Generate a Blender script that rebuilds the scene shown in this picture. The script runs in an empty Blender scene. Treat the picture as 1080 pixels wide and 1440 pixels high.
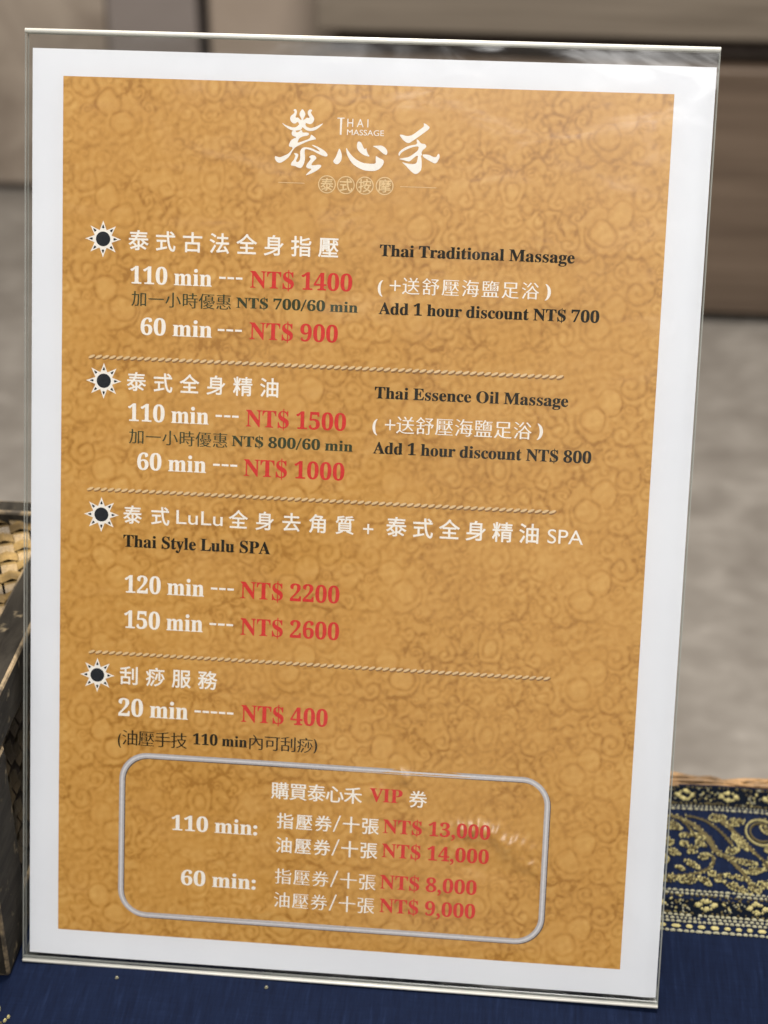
import bpy, bmesh, math, random
import numpy as np
from mathutils import Vector, Matrix

random.seed(7)
rng = np.random.default_rng(7)
scene = bpy.context.scene
COL = scene.collection
R = math.radians

# ------------------------------------------------------------------ camera, light, exposure
cam_d = bpy.data.cameras.new('camera')
cam = bpy.data.objects.new('camera', cam_d)
COL.objects.link(cam)
cam.location = (0.0, 0.0, 1.1828)
cam.rotation_euler = (R(90 - 31.0154), 0.0, R(5.6447))
cam_d.sensor_fit = 'VERTICAL'
cam_d.sensor_height = 36.0
cam_d.sensor_width = 27.0
cam_d.lens = 36.0 * 2430.0 / 1440.0
cam_d.clip_start = 0.01
cam_d.clip_end = 60.0
cam_d.dof.use_dof = True
cam_d.dof.focus_distance = 0.53
cam_d.dof.aperture_fstop = 13.0
scene.camera = cam

world = bpy.data.worlds.new('World')
scene.world = world
world.use_nodes = True
wbg = world.node_tree.nodes['Background']
_wt = world.node_tree
_tc = _wt.nodes.new('ShaderNodeTexCoord')
_wn = _wt.nodes.new('ShaderNodeTexNoise')
_wn.inputs['Scale'].default_value = 3.2
_wn.inputs['Detail'].default_value = 2.0
_wr = _wt.nodes.new('ShaderNodeValToRGB')
_wr.color_ramp.elements[0].position, _wr.color_ramp.elements[0].color = 0.47, (0.16, 0.15, 0.14, 1)
_wr.color_ramp.elements[1].position, _wr.color_ramp.elements[1].color = 0.60, (1.0, 0.95, 0.88, 1)
_wt.links.new(_tc.outputs['Generated'], _wn.inputs['Vector'])
_wt.links.new(_wn.outputs['Fac'], _wr.inputs['Fac'])
_wt.links.new(_wr.outputs['Color'], wbg.inputs['Color'])
wbg.inputs['Strength'].default_value = 0.45


def area(name, loc, size, power, target, color=(1, 0.95, 0.88), size_y=None):
    d = bpy.data.lights.new(name, 'AREA')
    d.energy = power
    d.size = size
    d.color = color
    if size_y:
        d.shape = 'RECTANGLE'
        d.size_y = size_y
    o = bpy.data.objects.new(name, d)
    COL.objects.link(o)
    o.location = loc
    o.rotation_euler = (Vector(target) - Vector(loc)).to_track_quat('-Z', 'Y').to_euler()
    return o


area('ceiling_lamp', (0.08, -0.66, 2.05), 0.5, 26.5, (-0.05, 0.45, 0.9), (1, 0.975, 0.955))
area('ceiling_lamp', (0.1, 1.0, 2.9), 0.7, 105, (-0.1, 1.7, 0.0), (1, 0.93, 0.85))

scene.view_settings.view_transform = 'Standard'
scene.view_settings.look = 'None'
scene.view_settings.gamma = 1.0
scene.view_settings.use_curve_mapping = False
scene.view_settings.exposure = 0.0
scene.cycles.transparent_max_bounces = 16

# ------------------------------------------------------------------ helpers


def tag(o, label=None, cat=None, group=None, kind=None):
    if label: o['label'] = label
    if cat: o['category'] = cat
    if group: o['group'] = group
    if kind: o['kind'] = kind
    return o


def link(name, me, mats, parent=None):
    o = bpy.data.objects.new(name, me)
    COL.objects.link(o)
    if not isinstance(mats, (list, tuple)): mats = [mats]
    for m in mats: me.materials.append(m)
    if parent is not None: o.parent = parent
    return o


def empty(name, loc, rot=(0, 0, 0)):
    o = bpy.data.objects.new(name, None)
    o.empty_display_size = 0.02
    COL.objects.link(o)
    o.location = loc
    o.rotation_euler = rot
    return o


def mesh_from(verts, faces, smooth=False):
    me = bpy.data.meshes.new('mesh')
    me.from_pydata([tuple(v) for v in verts], [], faces)
    if smooth: me.polygons.foreach_set('use_smooth', [True] * len(me.polygons))
    me.update()
    return me


class MB:
    """collects pieces that become ONE mesh"""

    def __init__(self):
        self.v, self.f, self.m = [], [], []

    def add(self, vs, fs, mi=0):
        n = len(self.v)
        self.v += [tuple(p) for p in vs]
        for f in fs:
            self.f.append(tuple(i + n for i in f))
            self.m.append(mi)

    def box(self, c, s, mi=0, mat=None):
        x, y, z = s[0] / 2, s[1] / 2, s[2] / 2
        vs = [Vector((a * x, b * y, d * z)) for a in (-1, 1) for b in (-1, 1) for d in (-1, 1)]
        if mat is not None: vs = [mat @ p for p in vs]
        vs = [p + Vector(c) for p in vs]
        self.add(vs, [(0, 1, 3, 2), (4, 6, 7, 5), (0, 4, 5, 1), (2, 3, 7, 6), (0, 2, 6, 4), (1, 5, 7, 3)], mi)

    def tube(self, pts, rad, n=8, mi=0):
        pts = [Vector(p) for p in pts]
        rings = []
        for i, p in enumerate(pts):
            d = (pts[min(i + 1, len(pts) - 1)] - pts[max(i - 1, 0)]).normalized()
            a = d.orthogonal().normalized() if abs(d.z) > 0.9 else d.cross(Vector((0, 0, 1))).normalized()
            b = d.cross(a)
            r = rad[i] if hasattr(rad, '__len__') else rad
            rings.append([p + r * (math.cos(t) * a + math.sin(t) * b) for t in [2 * math.pi * k / n for k in range(n)]])
        vs = [q for r_ in rings for q in r_]
        fs = []
        for i in range(len(pts) - 1):
            for k in range(n):
                fs.append((i * n + k, i * n + (k + 1) % n, (i + 1) * n + (k + 1) % n, (i + 1) * n + k))
        fs.append(tuple(range(n))[::-1])
        fs.append(tuple((len(pts) - 1) * n + k for k in range(n)))
        self.add(vs, fs, mi)

    def bead(self, x, y, z, l, w, h, ang, mi=0):
        """flattened six-sided stitch lying in the xy plane"""
        ca, sa = math.cos(ang), math.sin(ang)
        ring = [(-l / 2, 0), (-l * .3, -w / 2), (l * .3, -w / 2), (l / 2, 0), (l * .3, w / 2), (-l * .3, w / 2)]
        vs = [(x + a * ca - b * sa, y + a * sa + b * ca, z) for a, b in ring]
        vs += [(x + .6 * a * ca - .55 * b * sa, y + .6 * a * sa + .55 * b * ca, z + h) for a, b in ring]
        fs = [tuple(range(6, 12))] + [(k, (k + 1) % 6, 6 + (k + 1) % 6, 6 + k) for k in range(6)]
        self.add(vs, fs, mi)

    def mesh(self, smooth=False, bevel=0, bevel_mat=None, seg=1):
        me = bpy.data.meshes.new('mesh')
        me.from_pydata(self.v, [], self.f)
        me.polygons.foreach_set('material_index', self.m)
        me.update()
        if bevel:
            bm = bmesh.new()
            bm.from_mesh(me)
            kw = {} if bevel_mat is None else {'material': bevel_mat}
            bmesh.ops.bevel(bm, geom=list(bm.edges), offset=bevel, segments=seg, affect='EDGES', profile=0.5, clamp_overlap=True, **kw)
            bmesh.ops.recalc_face_normals(bm, faces=list(bm.faces))
            bm.to_mesh(me)
            bm.free()
        if smooth: me.polygons.foreach_set('use_smooth', [True] * len(me.polygons))
        return me


class NT:
    """short-hand for a node material"""

    def __init__(self, name):
        self.m = bpy.data.materials.new(name)
        self.m.use_nodes = True
        self.t = self.m.node_tree
        self.p = self.t.nodes['Principled BSDF']
        self.out = self.t.nodes['Material Output']
        self.tc = self.t.nodes.new('ShaderNodeTexCoord')

    def n(self, kind, **kw):
        nd = self.t.nodes.new('ShaderNode' + kind)
        for k, v in kw.items():
            if k in nd.inputs: nd.inputs[k].default_value = v
            else: setattr(nd, k, v)
        return nd

    def l(self, a, b): self.t.links.new(a, b)

    def coords(self, scale=(1, 1, 1), rot=(0, 0, 0), src='Object'):
        mp = self.n('Mapping')
        mp.inputs['Scale'].default_value = scale
        mp.inputs['Rotation'].default_value = rot
        self.l(self.tc.outputs[src], mp.inputs['Vector'])
        return mp.outputs['Vector']

    def noise(self, vec, scale, detail=4, rough=0.55, dist=0.0):
        nd = self.n('TexNoise', Scale=scale, Detail=detail, Roughness=rough, Distortion=dist)
        self.l(vec, nd.inputs['Vector'])
        return nd.outputs['Fac']

    def ramp(self, fac, stops):
        nd = self.n('ValToRGB')
        e = nd.color_ramp.elements
        while len(e) < len(stops): e.new(0.5)
        for el, (pos, c) in zip(e, stops):
            el.position = pos
            el.color = (*c, 1)
        self.l(fac, nd.inputs['Fac'])
        return nd.outputs['Color']

    def mix(self, fac, a, b, mode='MIX'):
        nd = self.n('Mix', data_type='RGBA', blend_type=mode)
        for s, v in ((0, fac), (6, a), (7, b)):
            if hasattr(v, 'links'): self.l(v, nd.inputs[s])
            elif isinstance(v, (int, float)): nd.inputs[s].default_value = v
            else: nd.inputs[s].default_value = (*v, 1)
        return nd.outputs[2]

    def math(self, op, a, b=0.0):
        nd = self.n('Math', operation=op)
        for s, v in ((0, a), (1, b)):
            if hasattr(v, 'links'): self.l(v, nd.inputs[s])
            else: nd.inputs[s].default_value = v
        return nd.outputs[0]

    def bump(self, h, strength, dist):
        nd = self.n('Bump', Strength=strength, Distance=dist)
        self.l(h, nd.inputs['Height'])
        self.l(nd.outputs['Normal'], self.p.inputs['Normal'])

    def color(self, c):
        if hasattr(c, 'links'): self.l(c, self.p.inputs['Base Color'])
        else: self.p.inputs['Base Color'].default_value = (*c, 1)

    def set(self, rough=0.5, spec=0.5, metal=0.0):
        self.p.inputs['Roughness'].default_value = rough
        self.p.inputs['Specular IOR Level'].default_value = spec
        self.p.inputs['Metallic'].default_value = metal
        return self


# ------------------------------------------------------------------ materials
def mat_floor():
    k = NT('stone_tile'); k.set(0.42, 0.4)
    v = k.coords()
    a = k.noise(v, 10, 5, 0.55, 0.4)
    b = k.noise(k.coords((1, 2.2, 1)), 22, 3, 0.6, 0.6)
    f = k.math('ADD', k.math('MULTIPLY', a, 0.65), k.math('MULTIPLY', b, 0.35))
    k.color(k.ramp(f, [(0.34, (0.190, 0.172, 0.152)), (0.5, (0.245, 0.226, 0.202)), (0.66, (0.345, 0.322, 0.292))]))
    return k.m


def mat_wood(name, dark, light, sx=1.3):
    k = NT(name); k.set(0.42, 0.35)
    v = k.coords((sx, 6, 26))
    a = k.noise(v, 1.6, 5, 0.6, 0.8)
    b = k.noise(k.coords((3, 20, 160)), 2.0, 3, 0.6)
    f = k.math('ADD', k.math('MULTIPLY', a, 0.7), k.math('MULTIPLY', b, 0.3))
    k.color(k.ramp(f, [(0.36, dark), (0.64, light)]))
    k.bump(b, 0.1, 0.0006)
    return k.m


def mat_mottled(name, dark, light, scale=6, rough=0.4, spec=0.4):
    k = NT(name); k.set(rough, spec)
    f = k.noise(k.coords(), scale, 5, 0.6, 0.5)
    k.color(k.ramp(f, [(0.36, dark), (0.64, light)]))
    return k.m


def mat_plain(name, c, rough=0.5, spec=0.4, var=0.12, scale=900):
    k = NT(name); k.set(rough, spec)
    f = k.noise(k.coords(), scale, 3, 0.6)
    lo = tuple(x * (1 - var) for x in c)
    hi = tuple(min(1, x * (1 + var)) for x in c)
    k.color(k.ramp(f, [(0.3, lo), (0.7, hi)]))
    return k.m


def mat_cloth():
    k = NT('navy_silk'); k.set(0.8, 0.06)
    warp = k.noise(k.coords((900, 60, 60)), 1.0, 3, 0.6)
    weft = k.noise(k.coords((60, 1100, 60)), 1.0, 3, 0.6)
    slub = k.noise(k.coords((420, 55, 16)), 1.0, 3, 0.65, 0.4)
    f = k.math('ADD', k.math('MULTIPLY', warp, 0.45), k.math('ADD', k.math('MULTIPLY', weft, 0.2), k.math('MULTIPLY', slub, 0.35)))
    k.color(k.ramp(f, [(0.34, (0.0019, 0.0040, 0.0135)), (0.55, (0.0034, 0.0072, 0.0225)), (0.72, (0.0072, 0.0132, 0.037))]))
    k.bump(f, 0.5, 0.0005)
    return k.m


def mat_weathered():
    k = NT('dark_weathered_wood'); k.set(0.75, 0.12)
    f = k.noise(k.coords((30, 6, 30)), 6, 5, 0.65, 0.8)
    s = k.noise(k.coords(), 160, 3, 0.6)
    c = k.ramp(f, [(0.34, (0.012, 0.010, 0.0078)), (0.66, (0.033, 0.0285, 0.022))])
    c = k.mix(k.ramp(s, [(0.62, (0, 0, 0)), (0.72, (1, 1, 1))]), c, (0.17, 0.135, 0.085))
    k.color(c)
    k.bump(f, 0.4, 0.0006)
    return k.m


def mat_worn():
    k = NT('worn_wood_edge'); k.set(0.65, 0.3)
    f = k.noise(k.coords(), 90, 4, 0.7)
    k.color(k.ramp(f, [(0.42, (0.05, 0.04, 0.028)), (0.58, (0.27, 0.2, 0.115))]))
    return k.m


def mat_rattan(dark, light, name):
    k = NT(name); k.set(0.5, 0.4)
    f = k.noise(k.coords(), 55, 2, 0.5)
    g = k.noise(k.coords((40, 40, 40)), 30, 3, 0.6)
    c = k.ramp(f, [(0.36, dark), (0.62, light)])
    c = k.mix(k.ramp(g, [(0.4, (0.6, 0.6, 0.6)), (0.6, (1, 1, 1))]), (0.05, 0.035, 0.015), c)
    k.color(c)
    k.bump(g, 0.4, 0.0005)
    return k.m


def mat_paper():
    k = NT('white_paper'); k.set(0.45, 0.35)
    f = k.noise(k.coords(), 30, 4, 0.5)
    k.color(k.ramp(f, [(0.3, (0.76, 0.77, 0.81)), (0.7, (0.79, 0.80, 0.835))]))
    k.bump(f, 0.15, 0.002)
    return k.m


def mat_damask():
    k = NT('orange_damask_print'); k.set(0.36, 0.5)
    at = k.n('Attribute', attribute_name='damask').outputs['Fac']
    v = k.coords()
    mott = k.noise(v, 190, 4, 0.65, 1.2)
    big = k.noise(v, 22, 3, 0.55)
    grain = k.noise(v, 900, 3, 0.7)
    f = k.math('ADD', k.math('MULTIPLY', at, 0.62), k.math('ADD', k.math('MULTIPLY', mott, 0.20), k.math('MULTIPLY', big, 0.22)))
    f = k.math('ADD', f, k.math('MULTIPLY', grain, 0.10))
    k.color(k.ramp(f, [(0.36, (0.390, 0.176, 0.024)), (0.56, (0.570, 0.292, 0.060)), (0.76, (0.700, 0.405, 0.114))]))
    k.bump(k.n('Attribute', attribute_name='crease').outputs['Fac'], 1.0, 0.001)
    return k.m


def mat_acrylic():
    k = NT('clear_acrylic')
    tr = k.n('BsdfTransparent'); tr.inputs['Color'].default_value = (0.985, 0.988, 0.985, 1)
    gl = k.n('BsdfGlossy')
    sm = k.n('MapRange'); k.l(k.noise(k.coords((1, 2.5, 1)), 28, 4, 0.6, 0.8), sm.inputs['Value'])
    for nm, val in (('From Min', .42), ('From Max', .7), ('To Min', .03), ('To Max', .26)): sm.inputs[nm].default_value = val
    k.l(sm.outputs['Result'], gl.inputs['Roughness'])
    fr = k.n('Fresnel', IOR=1.49)
    mx = k.n('MixShader')
    k.l(fr.outputs[0], mx.inputs[0]); k.l(tr.outputs[0], mx.inputs[1]); k.l(gl.outputs[0], mx.inputs[2])
    k.l(mx.outputs[0], k.out.inputs['Surface'])
    return k.m


def mat_acrylic_edge(name, clear, col, rough=0.15):
    """cut edge of the sheet: pale and half clear, the colour standing in for light caught in it"""
    k = NT(name)
    tr = k.n('BsdfTransparent'); tr.inputs['Color'].default_value = (0.82, 0.84, 0.82, 1)
    k.set(rough, 0.6)
    k.color(k.ramp(k.noise(k.coords(), 60, 3), [(0.3, tuple(c * .9 for c in col)), (0.7, col)]))
    mx = k.n('MixShader')
    mx.inputs[0].default_value = clear
    k.l(k.p.outputs[0], mx.inputs[1]); k.l(tr.outputs[0], mx.inputs[2])
    k.l(mx.outputs[0], k.out.inputs['Surface'])
    return k.m


M = {
    'floor': mat_floor(),
    'wood': mat_wood('walnut_laminate', (0.088, 0.062, 0.044), (0.170, 0.126, 0.092)),
    'wood_light': mat_wood('grey_oak_laminate', (0.130, 0.108, 0.084), (0.215, 0.182, 0.145)),
    'recess': mat_plain('dark_recess', (0.14, 0.112, 0.095), 0.7, 0.2, 0.2, 30),
    'taupe': mat_mottled('taupe_panel', (0.36, 0.295, 0.24), (0.45, 0.375, 0.31), 3, 0.3),
    'stone': mat_mottled('mottled_stone_panel', (0.25, 0.205, 0.165), (0.40, 0.34, 0.28), 9, 0.4),
    'grey_taupe': mat_mottled('grey_taupe_panel', (0.235, 0.205, 0.19), (0.285, 0.25, 0.235), 3, 0.3),
    'table': mat_wood('table_wood', (0.10, 0.06, 0.03), (0.2, 0.13, 0.07)),
    'cloth': mat_cloth(),
    'dark_weave': mat_plain('black_blue_weave', (0.003, 0.0045, 0.008), 0.9, 0.02, 0.3, 1500),
    'gold': mat_plain('gold_thread', (0.31, 0.272, 0.118), 0.6, 0.25, 0.3, 700),
    'dull_gold': mat_plain('dull_gold_thread', (0.080, 0.064, 0.028), 0.7, 0.12, 0.35, 1400),
    'grey_thread': mat_plain('pale_grey_thread', (0.24, 0.23, 0.155), 0.6, 0.25, 0.3, 900),
    'straw': mat_rattan((0.07, 0.038, 0.014), (0.34, 0.195, 0.078), 'straw_fibre'),
    'weathered': mat_weathered(),
    'worn': mat_worn(),
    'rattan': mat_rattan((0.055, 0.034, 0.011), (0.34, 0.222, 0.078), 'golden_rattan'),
    'rattan_dark': mat_rattan((0.02, 0.014, 0.008), (0.085, 0.06, 0.03), 'brown_rattan'),  # darker, browner tone for the woven side panels
    'paper': mat_paper(),
    'damask': mat_damask(),
    'clear': mat_acrylic(),
    'edge': mat_acrylic_edge('acrylic_cut_edge', 0.55, (0.62, 0.63, 0.58)),
    'edge_glint': mat_acrylic_edge('acrylic_fold_glint', 0.20, (0.96, 0.94, 0.85)),  # cream colour stands in for overhead light glinting along the folds
    'white': mat_plain('white_ink', (0.90, 0.86, 0.79), 0.45, 0.4, 0.04),
    'cream': mat_plain('cream_ink', (0.76, 0.55, 0.28), 0.45, 0.4, 0.08),
    'red': mat_plain('red_ink', (0.62, 0.034, 0.028), 0.5, 0.2, 0.10),
    'black': mat_plain('black_ink', (0.012, 0.010, 0.004), 0.5, 0.15, 0.2),
    'green': mat_plain('dark_olive_ink', (0.040, 0.050, 0.020), 0.5, 0.15, 0.2),
    'charcoal': mat_plain('charcoal_ink', (0.014, 0.017, 0.022), 0.5, 0.15, 0.2),
    'silver': mat_plain('silver_ink', (0.46, 0.44, 0.45), 0.42, 0.4, 0.08),
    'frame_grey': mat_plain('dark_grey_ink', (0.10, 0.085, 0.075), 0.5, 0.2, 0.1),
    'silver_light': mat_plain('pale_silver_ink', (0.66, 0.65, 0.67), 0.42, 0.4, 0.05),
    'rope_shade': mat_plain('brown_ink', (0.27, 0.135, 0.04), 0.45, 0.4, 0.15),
    'seal_tone': mat_plain('tan_ink', (0.46, 0.25, 0.068), 0.45, 0.4, 0.15),
    'rope_light': mat_plain('beige_ink', (0.74, 0.53, 0.28), 0.45, 0.4, 0.1),
}

# ------------------------------------------------------------------ floor and the furniture behind
mb = MB(); mb.add([(-8, -4, 0), (8, -4, 0), (8, 8, 0), (-8, 8, 0)], [(0, 1, 2, 3)])
tag(link('floor', mb.mesh(), M['floor']), kind='structure')

YC = 2.596
cab = empty('wood_cabinet', (1.2, YC + 0.3, 0))
tag(cab, 'low brown wood cabinet with a pale overhanging top, behind the table at right', 'cabinet')
mb = MB(); mb.box((0.0, 0.0, 0.219), (3.10, 0.60, 0.396))
mb.box((0, 0.02, 0.012), (3.06, 0.56, 0.018))
link('body', mb.mesh(bevel=0.003), M['wood'], cab)
mb = MB(); mb.box((0, 0.035, 0.439), (3.04, 0.53, 0.041)); link('shadow_gap', mb.mesh(), M['recess'], cab)
mb = MB(); mb.box((0, 0.0, 0.545), (3.12, 0.602, 0.169)); link('upper_drawer', mb.mesh(bevel=0.003), M['wood_light'], cab)
mb = MB(); mb.box((0, 0.0, 0.645), (3.16, 0.62, 0.028)); link('top', mb.mesh(bevel=0.003), M['wood_light'], cab)

YP = 3.072
col = empty('wall_column', (-0.44, YP + 0.15, 0))
tag(col, 'smooth beige wall column standing left of the wood cabinet', 'column')
mb = MB(); mb.box((0, 0, 1.3), (0.365, 0.30, 2.6)); link('shaft', mb.mesh(bevel=0.012, seg=3), M['taupe'], col)
wp = empty('wall_panel', (-1.65, YP + 0.1, 0))
tag(wp, 'mottled taupe wall panel beyond the dark upright gap, at far left', 'wall panel')
mb = MB(); mb.box((0.925, 0, 1.3), (0.165, 0.20, 2.6)); link('trim_board', mb.mesh(bevel=0.006, seg=2), M['grey_taupe'], wp)
mb = MB(); mb.box((-0.2, 0.004, 1.305), (2.078, 0.20, 2.58)); link('stone_board', mb.mesh(bevel=0.006, seg=2), M['stone'], wp)
mb = MB(); mb.box((0.0, 0.02, 0.008), (2.0, 0.19, 0.012)); link('skirting_gap', mb.mesh(), M['recess'], wp)
bw = empty('back_wall', (0, YP + 0.5, 0))
tag(bw, 'dark wall seen through the narrow gap beside the beige column', 'wall')
mb = MB(); mb.box((0, 0, 1.4), (9, 0.1, 2.8)); link('wall_face', mb.mesh(), M['recess'], bw)

# ------------------------------------------------------------------ table, straw mat, cloth
TZ = 0.752                      # cloth surface
YF = 0.5235                     # far edge of the cloth
tab = empty('table', (0, 0.18, 0))
tag(tab, 'wooden table carrying the navy cloth', 'table')
mb = MB(); mb.box((0.0, 0.0, 0.7295), (1.3, 0.68, 0.033)); link('tabletop', mb.mesh(bevel=0.003), M['table'], tab)
for sx in (-1, 1):
    for sy in (-1, 1):
        mb = MB(); mb.box((sx * 0.58, sy * 0.28, 0.3565), (0.05, 0.05, 0.713))
        link('leg', mb.mesh(bevel=0.003), M['table'], tab)

mat_o = empty('straw_mat', (0, 0.2, 0.746))
tag(mat_o, 'tan straw mat whose twisted edge peeks out past the far edge of the navy cloth', 'mat')
mb = MB(); mb.box((0, 0.0, 0.0016), (1.26, 0.645, 0.0030)); link('mat_body', mb.mesh(bevel=0.0008), M['straw'], mat_o)
mb = MB()
for s in range(18):
    ph = random.uniform(0, 6.28); amp = random.uniform(.0004, .0011); fr = random.uniform(60, 330)
    y0 = YF - 0.2 + 0.0006 + (s % 9) * 0.0008; z0 = 0.0034 + 0.0011 * math.sin((s % 9) * 0.4 + 0.3) + (0.0005 if s > 8 else 0)
    pts, rd = [], []
    for i in range(260):
        x = -0.2 + i * 0.0028
        pts.append((x, y0 + amp * math.sin(fr * x + ph) + 0.0011 * math.sin(31 * x + s), z0 + 0.0011 * math.sin(fr * .8 * x + ph * 2) + 0.0011 * math.sin(55 * x)))
        rd.append(0.00062 * (1 + 0.3 * math.sin(fr * 1.7 * x + ph)))
    mb.tube(pts, rd, 6)
link('twisted_edge', mb.mesh(smooth=True), M['straw'], mat_o)


def cloth_z(x, y):
    return 0.0006 * math.sin(21 * x + 9 * y) + 0.0004 * math.sin(47 * x - 31 * y + 1.3) + 0.0003 * math.sin(83 * y + 12 * x) - 0.0007


def far_wave(x):
    return 0.0012 * math.sin(36 * x + .6) + 0.0006 * math.sin(91 * x)


NX, NY = 220, 120
X0, X1, Y0, Y1 = -0.63, 0.63, -0.135, YF
vs, fs = [], []
for j in range(NY):
    for i in range(NX):
        x = X0 + (X1 - X0) * i / (NX - 1)
        y = Y0 + (Y1 - Y0) * j / (NY - 1)
        if j > NY - 12: y += far_wave(x) * (j - NY + 12) / 11
        vs.append((x, y, cloth_z(x, y)))
for j in range(NY - 1):
    for i in range(NX - 1):
        a = j * NX + i
        fs.append((a, a + 1, a + NX + 1, a + NX))
rim = [i for i in range(NX)] + [j * NX + NX - 1 for j in range(1, NY)] + [(NY - 1) * NX + i for i in range(NX - 2, -1, -1)] + [j * NX for j in range(NY - 2, 0, -1)]
n0 = len(vs)
for k in rim: vs.append((vs[k][0], vs[k][1], -0.0026))
for q in range(len(rim)):
    a, b = rim[q], rim[(q + 1) % len(rim)]
    fs.append((b, a, n0 + q, n0 + (q + 1) % len(rim)))
cloth = link('table_cloth', mesh_from(vs, fs, True), M['cloth'])
cloth.location = (0, 0, TZ)
tag(cloth, 'navy blue cloth with a gold embroidered border, spread under the sign', 'tablecloth')

# gold border woven along the far edge of the cloth (kept in metres, in the cloth's own space)
YB0, YB1 = 0.4445, YF
BX0, BX1 = -0.30, 0.42
border = MB()
n = 240
for (ya, yb) in ((0.4605, 0.4628 - 0.0105), (0.5115, YF - 0.0012)):
    ya, yb = min(ya, yb), max(ya, yb)
    vs, fs = [], []
    for i in range(n + 1):
        x = BX0 + (BX1 - BX0) * i / n
        w = far_wave(x)
        for y in (ya, yb): vs.append((x, y + w * .8, cloth_z(x, y) + 0.00025))
    for i in range(n): fs.append((2 * i, 2 * i + 2, 2 * i + 3, 2 * i + 1))
    border.add(vs, fs)
bo = link('brocade_border', border.mesh(), M['dark_weave'], cloth)
gold = MB()          # 0 gold, 1 dull gold, 2 pale grey thread


def st(x, y, l, w, ang, mi, h=0.0004):
    gold.bead(x, y + far_wave(x) * .8, cloth_z(x, y) + 0.0003, l, w, h, ang, mi)


def row(y, l, gap, w, mi, skip=0.06):
    x = BX0
    while x < BX1:
        ll = l * random.uniform(.7, 1.3)
        if random.random() > skip: st(x + ll / 2, y + random.uniform(-.00008, .00008), ll, w * random.uniform(.85, 1.1), random.uniform(-.05, .05), mi)
        x += ll + gap


# near band: lines, blocks, dense band with rosettes
row(0.4452, .0022, .0001, .0012, 2, .02); row(0.4474, .0028, .0016, .0017, 0, 0.0)
row(0.4496, .0018, .0002, .0011, 2, .03); row(0.4511, .0015, .0003, .0011, 2, .05); row(0.4527, .0018, .0002, .0011, 2, .03)
row(0.4632, .0015, .0003, .0010, 2); row(0.4647, .0019, .0002, .0009, 2)
row(0.5092, .0018, .0004, .0011, 2); row(0.5107, .0009, .0006, .0008, 2)


def rosette(cx, cy, s):
    for k in range(4):
        a = k * math.pi / 2
        px, py = cx + s * 1.15 * math.cos(a), cy + s * 0.9 * math.sin(a)
        for q in range(6):
            st(px + random.uniform(-.4, .4) * s, py + random.uniform(-.35, .35) * s, s * .55, s * .42, random.uniform(0, 3), 0, .0006)
    for k in range(10):
        a = k * math.pi / 5 + .3
        st(cx + s * 1.15 * math.cos(a), cy + s * .95 * math.sin(a), s * .5, s * .4, a, 0, .0005)


for (ya, yb, per, ph) in ((0.4537, 0.4622, 0.0178, 0.0685), (0.5122, 0.5215, 0.0165, 0.0640)):
    yc = (ya + yb) / 2
    x = ph - per * 24
    while x < BX1:
        if x > BX0: rosette(x, yc, .0023)
        for q in range(34):        # busy filler half-way between the rosettes
            a, b = random.gauss(0, .0023), random.uniform(ya, yb)
            st(x + per / 2 + a, b, random.uniform(.0006, .0014), random.uniform(.0004, .0008), random.uniform(0, 3.1), random.choice((0, 1, 1, 2)))
        x += per
    for y in (ya, yb):
        row(y, .0012, .0006, .0007, 1, .2)

# leaf scroll between the two bands: one repeat, 36 mm long
vine = MB()
PER = 0.0365
OX = 0.0545


def bez(p, n=14):
    out = []
    for i in range(n + 1):
        t = i / n
        q = [Vector((a[0], a[1])) for a in p]
        while len(q) > 1: q = [q[k] * (1 - t) + q[k + 1] * t for k in range(len(q) - 1)]
        out.append(q[0])
    return out


def stem(p, w0, w1, x0):
    P = bez(p)
    L, Rr = [], []
    for i, q in enumerate(P):
        d = (P[min(i + 1, len(P) - 1)] - P[max(i - 1, 0)]).normalized()
        nn = Vector((-d.y, d.x)); w = (w0 + (w1 - w0) * i / (len(P) - 1)) / 2 * random.uniform(.55, .95)
        L.append(q + nn * w); Rr.append(q - nn * w)
    vs, fs = [], []
    for a, b in zip(L, Rr):
        m_ = (a + b) / 2
        for k, q in enumerate((a, m_, b)):
            vs.append((q.x + x0, q.y + far_wave(q.x + x0) * .8, cloth_z(q.x + x0, q.y) + 0.00028 + (0.0005 if k == 1 else 0)))
    for i in range(len(P) - 1):
        for k in range(2): fs.append((3 * i + k, 3 * i + k + 1, 3 * i + k + 4, 3 * i + k + 3))
    vine.add(vs, fs)
    for i, q in enumerate(P):       # flecks of bright thread on the stem
        for e in (L[i], Rr[i]):
            if random.random() < .8: st(e.x + x0, e.y, .0010, .0005, random.uniform(0, 3), random.choice((0, 1, 1)))


def leaf(cx, cy, l, w, ang, x0, fill=True):
    N = 2 * max(7, int(l / .00075))
    ca, sa = math.cos(ang), math.sin(ang)
    for k in range(N):
        t = 2 * math.pi * k / N
        ct = math.cos(t)
        a, b = l / 2 * ct, w / 2 * math.sin(t) * (1 - .5 * ct * ct) * (1 - .25 * ct) + random.gauss(0, .00014)
        if random.random() < .88: st(cx + a * ca - b * sa + x0, cy + a * sa + b * ca, random.uniform(.0008, .0013), random.uniform(.0005, .0008), ang + t + math.pi / 2 + random.gauss(0, .35), 0 if random.random() < .85 else 1, .0005)
    if fill:
        for q in range(int(l * w * 1.7e6)):
            t, r_ = random.uniform(0, 6.28), math.sqrt(random.random()) * .7
            a, b = l / 2 * r_ * math.cos(t), w / 2 * r_ * math.sin(t)
            st(cx + a * ca - b * sa + x0, cy + a * sa + b * ca, .0009, .0005, random.uniform(0, 3), random.choice((1, 1, 1, 0)))


def U(cx, cy):      # design units of the drawn repeat -> metres on the cloth
    return (OX + (cx - 100) / 786 * 0.0362, 0.5085 - (cy - 330) / 630 * 0.0432)


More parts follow.
